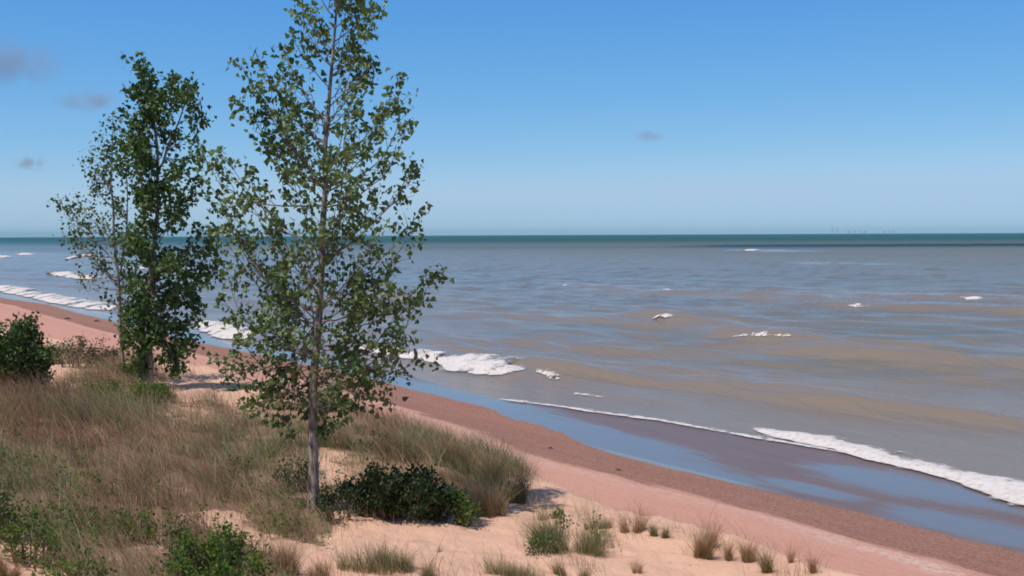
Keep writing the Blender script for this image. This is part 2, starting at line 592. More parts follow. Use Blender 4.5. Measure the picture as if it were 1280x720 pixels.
# ------------------------------------------------------------------ water
# breaking waves: (label, pixel polyline, foam width m, foam height m, ridge height m, group)
BREAK = [
    ('long white surf breaking against the beach at the far left edge', [(-30, 357), (8, 363), (30, 367), (60, 374), (100, 382), (150, 390)], 5.0, .7, .35),
    ('forked white breaker offshore of the far left surf', [(58, 344), (75, 343), (95, 347), (120, 351)], 5.5, .8, .4),
    ('thin white breaker left of the sparse tree top branches near the horizon', [(90, 324), (105, 321), (130, 322)], 7.0, .9, .4),
    ('tiny white crest at the left, second from the edge, near the horizon', [(24, 318), (40, 319)], 7, .7, .3),
    ('tiny white crest cut by the left edge of the lake', [(-25, 321), (14, 322)], 5, .6, .3),
    ('white breaker seen through the leaves of the dense dark tree', [(150, 336), (188, 337)], 7, .8, .35),
    ('broad bright surf between the dense tree and the tall cottonwood', [(248, 405), (262, 408), (285, 418), (312, 428)], 4.4, .8, .4),
    ('small whitecap showing through the cottonwood leaves above the surf', [(447, 371), (468, 373)], 3.5, .6, .25),
    ('small whitecap just right of the cottonwood crown', [(497, 375), (520, 376)], 3.5, .6, .25),
    ('large tumbling breaker right of the cottonwood with a bright curling end', [(440, 438), (500, 446), (535, 450), (570, 457), (600, 463), (632, 469), (662, 467)], 2.7, .62, .45),
    ('small bright whitecap on a brown swell in mid lake', [(814, 406), (828, 405), (845, 406)], 2.0, .42, .35),
    ('faint foam streak along the brown swell in mid lake', [(915, 424), (950, 428), (990, 433)], .5, .08, .35),
    ('lone whitecap nearest the horizon on the right', [(1020, 330), (1034, 330)], 6, .7, .3),
    ('pair of small whitecaps at right of mid lake', [(1060, 384), (1070, 384), (1088, 385)], 3.0, .5, .3),
    ('thin whitecap close to the right edge of the lake', [(1200, 375), (1235, 377)], 3.0, .4, .3),
    ('speck of foam above the mid lake whitecap', [(704, 357), (716, 358)], 4, .6, .2),
    ('speck of foam left above the small bright whitecap', [(829, 366), (838, 367)], 3.2, .5, .2),
    ('farthest speck of foam toward the distant towers', [(934, 313), (946, 314)], 10, 1.0, .2),
    ('broken foam patch at the right end of the large breaker', [(670, 471), (684, 474), (700, 480)], .7, .22, .2),
    ('faint foam patch between the large breaker and the swash line', [(718, 494), (735, 496), (756, 499)], .6, .10, .1),
    ('long thin swash line of foam on the wet sand', [(618, 499), (660, 504), (700, 509), (760, 518), (830, 527), (890, 538), (940, 547), (1000, 557), (1060, 567), (1100, 575)], .62, .10, 0),
    ('thick white surf running ashore at the right edge', [(940, 536), (965, 542), (990, 547), (1030, 554), (1080, 567), (1120, 577), (1170, 589), (1230, 605), (1290, 622), (1380, 648)], 2.1, .30, .06),
]


def resample(P, n):
    P = np.asarray(P)
    d = np.concatenate([[0], np.cumsum(np.linalg.norm(np.diff(P[:, :2], axis=0), axis=1))])
    q = np.linspace(0, d[-1], n)
    return np.stack([np.interp(q, d, P[:, k]) for k in range(P.shape[1])], 1), d[-1]


RIDGES = []
for (lab, px, fw, fh, rh) in BREAK:
    P = np.array([on_water(u, v)[:2] for u, v in px])
    RIDGES.append((P, fw, fh, rh, lab))
SWELLS = [([(838, 404), (920, 418), (1000, 434), (1060, 446)], .45, 3.5), ([(1000, 374), (1100, 372), (1290, 376)], .35, 6), ([(600, 395), (760, 402)], .3, 3.5),
          ([(980, 500), (1120, 512), (1300, 530)], .3, 2.0), ([(700, 470), (820, 480), (960, 490)], .32, 2.4), ([(1080, 450), (1300, 462)], .32, 3), ([(840, 370), (960, 376), (1200, 386)], .35, 5)]

_w = []
for lam, amp in ((17, .11), (12.5, .10), (9, .08), (6.3, .07), (4.4, .058), (3.1, .045), (2.2, .032)):
    for k in range(2):
        th = math.atan2(NV[1], NV[0]) + R(random.uniform(-10, 34)) * (1.4 if k else .7)
        _w.append((lam * random.uniform(.9, 1.1), amp * random.uniform(.6, 1.0), th, random.uniform(0, 6.28)))


def dist_poly(X, Y, P):
    best = np.full(X.shape, 1e9)
    side = np.zeros(X.shape)
    for i in range(len(P) - 1):
        a0, b0 = P[i], P[i + 1]
        v = b0 - a0
        l2 = v @ v
        t = np.clip(((X - a0[0]) * v[0] + (Y - a0[1]) * v[1]) / l2, 0, 1)
        dx, dy = X - a0[0] - t * v[0], Y - a0[1] - t * v[1]
        d = np.hypot(dx, dy)
        m = d < best
        best = np.where(m, d, best)
        side = np.where(m, -(dx * NV[0] + dy * NV[1]), side)
    return best, side


def wave_h(X, Y, faces=False):
    face = np.zeros(X.shape)
    s, t = st(X, Y)
    off = s_edge(t) - s
    z = np.zeros(X.shape)
    wx = X + 6 * (fbm(X * .03, Y * .03, 101, 2) - .5) * 2
    wy = Y + 6 * (fbm(X * .03, Y * .03, 111, 2) - .5) * 2
    for lam, amp, th, ph in _w:
        k = 2 * math.pi / lam
        c = np.sin((wx * math.cos(th) + wy * math.sin(th)) * k + ph)
        sp_ = np.interp(Y, [0, 60, 200, 700, 2000], [1, 1, 1, 1, 0]) if lam > 6 else np.interp(Y, [0, 80, 200, 400], [1, .9, .35, 0])
        z += amp * sp_ * ((c * .5 + .5) ** 1.6 * 2 - .9)
    env = .55 + .9 * fbm(X * .035, Y * .05, 121, 3)
    z *= env * sstep(.5, 14, off)
    for P, fw, fh, rh, lab in RIDGES:
        if rh <= 0:
            continue
        c = P.mean(0)
        r = np.linalg.norm(P - c, axis=1).max() + max(fw, 2.2) * 8
        m = np.hypot(X - c[0], Y - c[1]) < r
        if m.any():
            d, sd = dist_poly(X[m], Y[m], P)
            w = max(fw, 2.2)
            d2 = sd - w * .4                                # ridge lies just offshore of the foam
            ridge = np.exp(-((d - np.abs(sd)).clip(0) / (w * 1.5)) ** 2) * np.where(d2 < 0, np.exp(-(d2 / (w * .5)) ** 2), np.exp(-(d2 / (w * 1.7)) ** 2))
            z[m] += 1.35 * rh * ridge
            face[m] = np.maximum(face[m], ridge)
    for px, rh, w in SWELLS:
        P = np.array([on_water(u, v)[:2] for u, v in px])
        c = P.mean(0)
        r = np.linalg.norm(P - c, axis=1).max() + w * 6
        m = np.hypot(X - c[0], Y - c[1]) < r
        if m.any():
            d, sd = dist_poly(X[m], Y[m], P)
            ridge = np.exp(-((d - np.abs(sd)).clip(0) / (w * 3)) ** 2) * np.where(sd < 0, np.exp(-(sd / (w * .55)) ** 2), np.exp(-(sd / (w * 1.5)) ** 2))
            z[m] += 1.6 * rh * ridge
            face[m] = np.maximum(face[m], ridge)
    if faces:
        return z, face
    return z


vr = np.concatenate([np.linspace(470, 8, 820), np.geomspace(8, .22, 60)[1:]])
wr = 10.15 * F / vr
aw = np.concatenate([np.linspace(-5, -.7, 40)[:-1], np.linspace(-.7, -.5, 30)[:-1], np.linspace(-.5, .52, 520), np.linspace(.52, .8, 30)[1:], np.linspace(.8, 5, 40)[1:]])
WY = np.repeat(wr[:, None], len(aw), 1)
WX = aw[None] * WY
# keep the sheet only where it is not buried far inland
WZ, FACE = wave_h(WX, WY, True)
WZ = WZ + WL
ws, wt = st(WX, WY)
off = s_edge(wt) - ws
fcs = grid_faces(*WX.shape)
keep = (off > -3).ravel()
fcs = fcs[keep[fcs].any(1)]
mud = np.interp(off, [0, 6, 30, 70, 140, 400, 1200], [1.0, .85, .58, .5, .42, .34, .2])
mud = mud + .55 * FACE
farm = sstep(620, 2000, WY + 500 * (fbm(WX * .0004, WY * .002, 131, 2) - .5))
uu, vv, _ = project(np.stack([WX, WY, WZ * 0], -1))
dband = sstep(800, 950, uu) * np.exp(-((WY - 960) / 120) ** 2) + .35 * np.exp(-((WY - 880) / 90) ** 2)  # darker strip of water far out, stronger towards the right
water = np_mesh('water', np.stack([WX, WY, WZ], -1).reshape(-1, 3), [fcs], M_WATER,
                attrs=dict(mud=(mud.ravel(), 'FLOAT'), far=(farm.ravel(), 'FLOAT'), darkband=(np.clip(dband, 0, 1).ravel(), 'FLOAT')))
tag(water, kind='structure')

# foam of each breaking wave
for bi, (P, fw, fh, rh, lab) in enumerate(RIDGES):
    L_ = np.linalg.norm(np.diff(P, axis=0), axis=1).sum()
    dist = P[:, 1].mean()
    step = max(.10, dist / F * 1.2)
    n = int(min(1100, max(14, L_ / (step * 1.2))))
    Q, _ = resample(P, n)
    # smooth centre line
    for _k in range(6 if n > 30 else 1):
        Q[1:-1] = (Q[:-2] + Q[2:] + 2 * Q[1:-1]) / 4
    tan = np.gradient(Q, axis=0)
    tan /= np.linalg.norm(tan, axis=1)[:, None]
    nrm = np.stack([tan[:, 1], -tan[:, 0]], 1)
    nrm *= np.sign((nrm @ NV))[:, None]                       # towards the shore
    m = 44
    cr = np.linspace(-1.6, 1.6, m)
    q = np.linspace(0, L_, n)
    tq = np.linspace(0, 1, n)
    ends = np.clip(np.minimum(tq, 1 - tq) * n * step * 1.2 / (fw * 1.2), 0, 1) ** .6
    if 'swash' in lab:
        ends = np.clip(np.minimum(tq, 1 - tq) * 12, 0, 1) ** .5
    wvar = (.45 + 1.1 * fbm(q / fw * .35, q * 0, 200 + bi, 3)) * ends
    if 'tumbling' in lab:
        wvar *= np.interp(tq, [0, .3, .62, .75, 1], [.5, .7, .8, 1.5, 1.5])
    if 'thick white surf' in lab:
        wvar *= np.interp(tq, [0, .2, .32, .45, 1], [.9, .7, .55, 1.0, 1.5])
    if 'far left edge' in lab:
        wvar *= np.interp(tq, [0, .25, .5, 1], [.8, 1.4, 1.0, .7])
    mean = Q[:, None, :] + nrm[:, None, :] * (cr[None, :, None] * fw * .5 * wvar[:, None, None])
    X, Y = mean[..., 0], mean[..., 1]
    prof = np.where(cr[None] > 0, np.clip(1 - (cr[None] / 1.1) ** 2, -1, 1), np.clip(1 - (cr[None] / 1.3) ** 2, -1, 1))
    if 'faint' in lab or 'swash' in lab:
        lump = fbm(X / fw * 1.6, Y / fw * 1.6, 300 + bi, 4)
    else:
        lump = fbm(X / fw * 2.2, Y / fw * 2.2, 300 + bi, 4)
    lump = lump + .22 * (fbm(X / fw * 7, Y / fw * 7, 350 + bi, 3) - .5)
    hN = prof * 1.0 + (lump - .56) * 1.9
    if 'faint' in lab:
        hN -= .25
    if 'swash' in lab:
        hN += .45
    thin = 'swash' in lab
    lead = sstep(1.15, .85, cr)[None] * (.10 + .90 * sstep(-1.5, .75, cr)[None])
    body = sstep(1.0, .35, cr)[None] * sstep(-1.5, .1, cr)[None]
    Z = np.maximum(WL + wave_h(X, Y), hgt(X, Y, False)) + .055 + dist * 2.5e-4
    Z = Z + fh * body * (.25 + .75 * lump) * np.clip(wvar, .25, 1.4)[:, None] * (.35 if thin else .8)
    e_ = np.clip(ends * 1.4, 0, 1)[:, None]
    cover = lead * (1.25 if not thin else 1.1) + (lump - .52) * (2.6 if not thin else 1.6) - .15
    if 'faint' in lab or 'patch' in lab:
        cover -= .30
    if 'thick white' in lab:
        cover += .45 * lead
    cover = cover + (e_ - 1) * 1.2 - 1.5 * sstep(1.25, 1.55, np.abs(cr))[None]
    base = Q.mean(0)
    V = np.stack([X - base[0], Y - base[1], Z - WL], -1).reshape(-1, 3)
    fcs_ = grid_faces(n, m)
    o = np_mesh('breaking_wave', V, [fcs_], M_FOAM, attrs=dict(cover=(cover.ravel(), 'FLOAT')))
    o.location = (base[0], base[1], WL)
    tag(o, lab, 'wave', 'breaking waves on the lake')


# ------------------------------------------------------------------ tubes and leaves
class TreeMesh:
    def __init__(self):
        self.V, self.Fq, self.n = [], [], 0
        self.LP, self.LD, self.LS = [], [], []

    def tube(self, pts, radii, sides=6):
        pts = np.asarray(pts, float)
        k = len(pts)
        tan = np.gradient(pts, axis=0)
        tan /= np.linalg.norm(tan, axis=1)[:, None] + 1e-9
        ref = np.array([1., .3, .1]) if abs(tan[0, 2]) > .7 else np.array([0, 0, 1.])
        u = np.cross(tan, ref)
        u /= np.linalg.norm(u, axis=1)[:, None] + 1e-9
        w = np.cross(tan, u)
        ang = np.arange(sides) / sides * 2 * math.pi
        ring = pts[:, None] + np.asarray(radii)[:, None, None] * (np.cos(ang)[None, :, None] * u[:, None] + np.sin(ang)[None, :, None] * w[:, None])
        self.V.append(ring.reshape(-1, 3))
        i = np.arange(k - 1)[:, None] * sides
        j = np.arange(sides)[None]
        j2 = (j + 1) % sides
        self.Fq.append((np.stack([i + j, i + j2, i + sides + j2, i + sides + j], -1).reshape(-1, 4)) + self.n)
        self.n += k * sides

    def leaves(self, P, size, droop=.3):
        """P: (n,3) leaf base points"""
        n = len(P)
        d = RNG.normal(size=(n, 3))
        d[:, 2] -= droop * 1.5
        d /= np.linalg.norm(d, axis=1)[:, None]
        self.LP.append(P)
        self.LD.append(d)
        self.LS.append(size * RNG.uniform(.6, 1.25, n))

    def build_wood(self, name, m, parent, org):
        return np_mesh(name, np.concatenate(self.V) - org, [np.concatenate(self.Fq)], m, parent=parent)

    def build_leaves(self, name, m, parent, org, wide=.9):
        P = np.concatenate(self.LP)
        D = np.concatenate(self.LD)
        S = np.concatenate(self.LS)[:, None]
        n = len(P)
        r = RNG.normal(size=(n, 3))
        r[:, 2] *= .6
        W = np.cross(D, r)
        W /= np.linalg.norm(W, axis=1)[:, None] + 1e-9
        N = np.cross(D, W)
        # deltoid leaf: base, two wide shoulders, two sides, tip; folded along the midrib
        v0 = P
        v1 = P + D * S * .22 + W * S * wide * .5 + N * S * .10
        v2 = P + D * S * .62 + W * S * wide * .30 + N * S * .05
        v3 = P + D * S * 1.05 - N * S * .08
        v4 = P + D * S * .62 - W * S * wide * .30 + N * S * .05
        v5 = P + D * S * .22 - W * S * wide * .5 + N * S * .10
        V = np.stack([v0, v1, v2, v3, v4, v5], 1).reshape(-1, 3) - org
        b = np.arange(n)[:, None] * 6
        Fa = b + np.array([[0, 1, 2, 3]])
        Fb = b + np.array([[0, 3, 4, 5]])
        rnd = np.repeat(np.clip(RNG.normal(.5, .22, n) + (vnoise(P[:, 0] * 2.2, P[:, 2] * 2.2 + P[:, 1], 9) - .5) * .5, 0, 1), 6)
        return np_mesh(name, V, [np.concatenate([Fa, Fb])], m, smooth=False, attrs=dict(rnd=(rnd, 'FLOAT')), parent=parent)


def bez(a, b, c, n):
    t = np.linspace(0, 1, n)[:, None]
    return (1 - t) ** 2 * a + 2 * t * (1 - t) * b + t * t * c


def limb_to(tm, org, tip, r0, twigs, leafn, leafs, lift=.45, tw_len=(.25, .6), start=.16, clump=.09, droop=.3):
    v = tip - org
    L = np.linalg.norm(v)
    mid = org + v * .5 + np.array([v[0] * .12, v[1] * .12, -L * lift * .35]) + RNG.normal(size=3) * L * .085
    n = max(5, int(L / .22))
    P = bez(org, mid, tip, n)
    P[1:-1] += RNG.normal(size=(n - 2, 3)) * .012 * L ** .5
    rr = np.linspace(r0, .004, n)
    tm.tube(P, rr, 5)
    nt_ = max(3, int(twigs * L))
    pts = []
    for i in range(nt_):
        f = start + (1 - start) * (i + RNG.random()) / nt_
        k = f * (n - 1)
        k0 = int(min(k, n - 2))
        p = P[k0] + (P[k0 + 1] - P[k0]) * (k - k0)
        dirv = (P[min(k0 + 1, n - 1)] - P[k0])
        dirv = dirv / (np.linalg.norm(dirv) + 1e-9)
        rd = RNG.normal(size=3)
        rd -= dirv * (rd @ dirv)
        rd /= np.linalg.norm(rd) + 1e-9
        d = dirv * RNG.uniform(.3, 1.0) + rd * RNG.uniform(.5, 1.0) + np.array([0, 0, .25])
        d /= np.linalg.norm(d)
        l = RNG.uniform(*tw_len) * (1.15 - .6 * f)
        q = p + d * l + np.array([0, 0, -.05 * l])
        tm.tube(bez(p, (p + q) / 2 + RNG.normal(size=3) * .02, q, 4), [.006, .005, .004, .003], 3)
        m = max(2, int(leafn * RNG.uniform(.4, 1.5)))
        # leaves gather in a few tufts on the twig
        g = RNG.choice([.5, .8, .95, 1.0, 1.05], m)
        pts.append(p[None] + (q - p)[None] * g[:, None] + RNG.normal(size=(m, 3)) * clump)
    m = int(leafn * 1.6)
    pts.append(tip[None] + RNG.normal(size=(m, 3)) * clump * 1.2)
    tm.leaves(np.concatenate(pts), leafs, droop)


def tree(name, label, cat, trunks, env, D, tips, nrand, leafmat, barkmat, leafn, leafs, twigs, rise=(.8, 1.4), group=None, depth_r=.85, crownlow=540, tw_len=(.25, .6), clump=.09, limb_r=.03):
    """trunks: list of [(u,v,radius)...] at distance D; env: rows (v, left, right)"""
    tm = TreeMesh()
    org = None
    tr = []
    for ti, path in enumerate(trunks):
        pts = np.array([at(u, v, D + (0 if ti == 0 else .12 * ti)) for (u, v, r) in path])
        if ti == 0 or path[0][1] > 460:
            g = float(hgt(pts[0, 0], pts[0, 1]))
            pts[0, 2] = g - .15
        rad = np.array([r for (_, _, r) in path])
        n = max(30, len(path) * 5)
        d = np.concatenate([[0], np.cumsum(np.linalg.norm(np.diff(pts, axis=0), axis=1))])
        q = np.linspace(0, d[-1], n)
        P = np.stack([np.interp(q, d, pts[:, k]) for k in range(3)], 1)
        for _ in range(4):
            P[1:-1] = (P[:-2] + P[2:] + 2 * P[1:-1]) / 4
        P[3:-1, :2] += (np.stack([vnoise(q * 1.3, q * 0 + ti, 5), vnoise(q * 1.3, q * 0 + 7 + ti, 6)], 1)[3:-1] - .5) * .07
        rr = np.interp(q, d, rad) * (1 + .12 * (vnoise(q * 5, q * 0, 15) - .5))
        rr[0] *= 1.35
        rr[1] *= 1.15
        tm.tube(P, rr, 12)
        tr.append((P, rr))
        if org is None:
            org = np.array([pts[0, 0], pts[0, 1], g])
    ev = np.array([e[0] for e in env], float)
    el = np.array([e[1] for e in env], float)
    er = np.array([e[2] for e in env], float)
    order = np.argsort(ev)
    ev, el, er = ev[order], el[order], er[order]

    def start_for(tip):
        P, rr = tr[0]
        if len(tr) > 1:
            ds = [np.hypot(*(np.array([np.interp(tip[2], p[:, 2], p[:, 0]), np.interp(tip[2], p[:, 2], p[:, 1])]) - tip[:2])) for p, _ in tr]
            ok = [i for i in range(len(tr)) if tr[i][0][-1, 2] > tip[2] - 1.0 and tr[i][0][0, 2] < tip[2] - .3]
            if ok:
                P, rr = tr[min(ok, key=lambda i: ds[i])]
        x = np.interp(tip[2], P[:, 2], P[:, 0])
        y = np.interp(tip[2], P[:, 2], P[:, 1])
        dh = math.hypot(tip[0] - x, tip[1] - y)
        z0 = tip[2] - dh * RNG.uniform(*rise) - .1
        zl = P[0, 2] + RNG.uniform(.16, .36) * (P[-1, 2] - P[0, 2])
        if z0 < zl:
            z0 = max(zl, tip[2] - dh * .35) if tip[2] > zl else zl
        z0 = min(z0, P[-1, 2] - .05)
        o = np.array([np.interp(z0, P[:, 2], P[:, 0]), np.interp(z0, P[:, 2], P[:, 1]), z0])
        return o, float(np.interp(z0, P[:, 2], rr))

    alltips = [at(u, v, D + RNG.uniform(-.4, .4)) for (u, v) in tips]
    for i in range(nrand):
        v = ev[0] + (ev[-1] - ev[0]) * (.05 + .95 * (i + RNG.random()) / nrand)
        l, r = np.interp(v, ev, el), np.interp(v, ev, er)
        c = np.array([np.interp(v, [p[1] for p in trunks[0]][::-1], [p[0] for p in trunks[0]][::-1])])[0]
        phi = RNG.uniform(0, 2 * math.pi)
        ex = max((r - c) if math.cos(phi) > 0 else (c - l), 6)
        dep = (r - l) / 2 * depth_r
        fr = RNG.uniform(.4, .93)
        u = c + math.cos(phi) * ex * fr
        dd = math.sin(phi) * dep * fr * D / F
        alltips.append(at(u, v + RNG.uniform(-6, 6), D + dd))
    for tip in alltips:
        o, r = start_for(tip)
        L = np.linalg.norm(tip - o)
        limb_to(tm, o, tip, min(r * .6, limb_r * (.5 + .3 * L)), twigs, leafn, leafs, tw_len=tw_len, clump=clump)
    for P, rr in tr:
        k = len(P)
        top = P[int(k * .85):]
        n = int(leafn * 5)
        tm.leaves(top[RNG.integers(0, len(top), n)] + RNG.normal(size=(n, 3)) * clump * 1.3, leafs)
    e = empty(name, org)
    tag(e, label, cat, group)
    tm.build_wood('trunk', barkmat, e, org)
    tm.build_leaves('crown', leafmat, e, org)
    return e


ENV1 = [(-70, 395, 440), (-20, 378, 462), (0, 372, 466), (50, 345, 466), (72, 305, 462), (100, 304, 500), (130, 315, 510), (160, 300, 508), (200, 262, 512), (250, 262, 520),
        (300, 272, 528), (340, 278, 545), (400, 278, 530), (440, 275, 525), (480, 275, 495), (520, 300, 455), (545, 340, 420)]
tips1 = [(302, 82), (325, 75), (350, 95), (500, 98), (492, 125), (478, 148), (508, 160), (518, 205), (515, 218), (527, 262), (522, 285), (548, 338), (540, 352),
         (525, 372), (512, 430), (524, 448), (498, 470), (485, 500), (258, 205), (275, 190), (265, 235), (288, 250), (276, 290), (300, 300), (285, 345), (278, 375), (290, 400),
         (272, 448), (285, 470), (310, 490), (300, 130), (320, 150), (330, 500), (345, 520), (440, 515), (462, 40), (465, 75), (378, 20), (375, 5), (455, 10),
         (390, -30), (440, -30), (415, -60), (332, 445), (350, 470), (450, 430), (470, 390), (300, 430)]
tree('cottonwood_tree', 'tall slender cottonwood with small fluttering leaves, nearest tree, its top cut by the frame', 'tree',
     [[(392, 667, .098), (391, 600, .085), (392, 540, .078), (394, 470, .070), (400, 400, .060), (405, 330, .052), (404, 260, .046), (409, 190, .038), (410, 120, .030), (416, 60, .022), (419, -30, .013), (421, -75, .006)]],
     ENV1, 18.0, tips1, 80, M_LEAF, M_BARK, 8.0, .097, 6.2, limb_r=.0135, clump=.062, tw_len=(.22, .55))

ENV2 = [(80, 174, 182), (100, 168, 188), (130, 163, 226), (160, 160, 240), (200, 154, 246), (230, 160, 248), (250, 158, 255), (300, 155, 272), (330, 158, 272), (360, 162, 262), (400, 172, 243), (430, 172, 238), (465, 172, 232)]
tips2 = [(178, 84), (166, 115), (160, 145), (238, 108), (226, 120), (247, 135), (244, 155), (160, 182), (150, 205), (250, 190), (243, 225), (270, 292), (268, 310), (272, 330), (258, 350), (245, 378), (240, 400), (228, 440), (222, 462),
         (158, 300), (165, 345), (170, 395), (168, 430), (210, 130), (205, 150), (215, 100), (180, 455), (236, 430)]
tree('cottonwood_tree', 'dense dark green tree with a forked top and two stems, left of the tall cottonwood', 'tree',
     [[(189, 500, .085), (187, 440, .075), (186, 380, .068), (192, 320, .06), (198, 250, .052), (198, 205, .045), (192, 150, .03), (178, 86, .008)],
      [(198, 215, .035), (212, 180, .028), (226, 145, .02), (238, 108, .008)],
      [(176, 492, .07), (179, 440, .065), (184, 380, .05), (190, 330, .035)]],
     ENV2, 31.5, tips2, 54, M_LEAF_D, M_BARK_P, 17, .14, 4.8, rise=(.7, 1.3), limb_r=.022, clump=.105, tw_len=(.3, .65))

ENV3 = [(150, 134, 148), (180, 112, 158), (210, 105, 162), (240, 88, 160), (260, 78, 158), (290, 92, 160), (320, 100, 165), (345, 112, 165), (380, 140, 165)]
tips3 = [(141, 150), (112, 190), (106, 205), (70, 252), (88, 258), (95, 292), (84, 298), (120, 235), (103, 345), (125, 330), (158, 190), (160, 175), (128, 215), (75, 250), (115, 262), (155, 400), (160, 440)]
tree('cottonwood_tree', 'thin sparsely leaved tree with a pale stem, leftmost of the three trees', 'tree',
     [[(154, 478, .055), (151, 400, .048), (149, 345, .042), (144, 300, .035), (140, 250, .028), (139, 200, .018), (141, 150, .006)],
      [(150, 345, .03), (158, 290, .024), (160, 240, .016), (158, 200, .008)]],
     ENV3, 32.6, tips3, 34, M_LEAF_S, M_BARK_P, 7, .11, 4.4, limb_r=.022, clump=.11, tw_len=(.25, .55))


# ------------------------------------------------------------------ shrubs
def shrub(name, label, u, v, w, h, m, leafs=.06, dens=1.0, D=None, cat='shrub', group=None, stems=None, peaks=None, depth=None, barkm=None, clump=None, leafn=9):
    """u, v: where its foot stands; w, h: width and height in photo pixels"""
    p = on_ground(u, v) if D is None else at(u, v, D)
    if D is not None:
        p[2] = hgt(p[0], p[1])
    D = p[1]
    W, Hh = w * D / F, h * D / F
    tm = TreeMesh()
    n = stems or max(6, int(W * Hh * 16 * dens) + 5)
    for i in range(n):
        a_ = RNG.uniform(0, 2 * math.pi)
        rr = math.sqrt(RNG.random())
        x = math.cos(a_) * rr * W / 2
        y = math.sin(a_) * rr * (depth or W / 2 * .8)
        top = Hh * (1 - .55 * rr ** 2) * RNG.uniform(.6, 1.0)
        if peaks:
            pk = max(hp * math.exp(-((x / W * 2 - xp) / wp) ** 2) for xp, hp, wp in peaks)
            top = Hh * pk * RNG.uniform(.7, 1.0)
        gx, gy = p[0] + x * .8, p[1] + y * .8
        g = float(hgt(gx, gy))
        kb = .1 if stems else .55
        o = np.array([p[0] + x * kb, p[1] + y * kb, g - .05])
        tip = np.array([p[0] + x, p[1] + y, g + max(top, .12)])
        limb_to(tm, o, tip, .012 + .006 * Hh, 7.5 * dens, leafn, leafs, lift=.1, tw_len=(.12, .12 + .22 * min(Hh, 1.5)), start=.12, clump=clump or leafs * .9, droop=-.1)
    org = p
    e = empty(name, org)
    tag(e, label, cat, group)
    tm.build_wood('stem', barkm or M_TWIG, e, org)
    tm.build_leaves('foliage', m, e, org, wide=.7)
    return e


shrub('shrub', 'dense dark green bush with pointed tops at the left edge', 16, 474, 100, 100, M_SHRUB_D, .10, 1.1, D=29, leafn=13, depth=.9,
      peaks=[(-.9, .85, .4), (-.35, .93, .28), (.28, 1.0, .22), (.75, .55, .3)])
shrub('shrub', 'greyish green bush right behind the dense dark bush', 92, 470, 60, 46, M_SHRUB_G, .08, .6, D=36, leafn=7)
shrub('shrub', 'low loose shrub left of the thin sparse tree foot', 128, 468, 44, 38, M_SHRUB_G, .08, .5, D=36.5, leafn=7)
shrub('shrub', 'small leafy shrub between the thin tree and the dense tree stems', 163, 480, 30, 38, M_SHRUB_D, .08, .6, D=32.5)
shrub('shrub', 'bright green low shrub at the foot of the thin sparse tree', 150, 512, 90, 28, M_SHRUB_B, .06, 1.5, D=28.8, depth=.7)
shrub('shrub', 'bright green low shrub directly below the dense dark tree', 190, 520, 52, 26, M_SHRUB_B, .055, 2.4, D=27.6, depth=.6)
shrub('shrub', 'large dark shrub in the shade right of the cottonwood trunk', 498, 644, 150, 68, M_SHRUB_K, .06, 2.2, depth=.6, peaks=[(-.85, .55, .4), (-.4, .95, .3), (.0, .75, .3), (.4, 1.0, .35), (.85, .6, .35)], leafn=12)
shrub('shrub', 'bright green shrub at the right end of the dark shaded shrub', 578, 656, 54, 44, M_SHRUB_B, .055, 1.4, depth=.4)
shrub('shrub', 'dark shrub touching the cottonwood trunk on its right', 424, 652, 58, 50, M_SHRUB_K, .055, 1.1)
shrub('shrub', 'bluish green shrub left of the cottonwood trunk', 365, 634, 56, 46, M_SHRUB_G, .055, 1.3, D=19.8)
shrub('shrub', 'green shrub topping the grassy mound behind the shaded shrub', 470, 580, 44, 26, M_SHRUB_G, .055, 1.0, D=23.5)
shrub('shrub', 'bright leafy green shrub beside the sand path at the bottom', 270, 728, 120, 84, M_SHRUB_B, .045, 2.2, D=12.6, depth=.7, leafn=12)
shrub('shrub', 'small bright green sprig shrub in the brown grass below the path start', 165, 650, 60, 44, M_SHRUB_B, .045, 1.3, D=14.4)
shrub('shrub', 'dark green sprig shrub just left of the bright shrub by the path', 222, 668, 30, 56, M_SHRUB_D, .05, 1.3, D=13.8)
shrub('shrub', 'leafy green plants above the bare sand patch at bottom left', 40, 668, 74, 66, M_SHRUB_B, .05, 1.3, D=13.0, leafn=9)
shrub('shrub', 'dark green plants at the left edge above the bare sand patch', 2, 640, 50, 70, M_SHRUB_D, .05, 1.2, D=13.8)
shrub('shrub', 'green leafy plants along the bottom edge right of the sand patch', 92, 722, 96, 54, M_SHRUB_B, .05, 1.4, D=11.9, leafn=7)
shrub('shrub', 'low green shrub in the meadow left of the bluish shrub', 300, 590, 40, 22, M_SHRUB_G, .05, .6, D=20.5)
shrub('leafy_plant', 'upright dark leafy plant, taller stalk at the edge of the grassy clump on the sand', 700, 672, 14, 42, M_LEAF_D, .06, 1, stems=3, cat='plant', leafn=7)
shrub('leafy_plant', 'dark leafy plant standing at the right of the grassy clump on the sand', 748, 680, 12, 34, M_LEAF_D, .055, 1, stems=3, cat='plant', leafn=7)
shrub('leafy_plant', 'low dark leafy plant at the left of the grassy clump on the sand', 680, 692, 34, 26, M_LEAF_D, .05, .8, cat='plant', leafn=7)
shrub('leafy_plant', 'single small leafy sprig at the right tip of the grassy mound', 652, 618, 7, 26, M_SHRUB_D, .05, 1, stems=2, cat='plant', leafn=6)


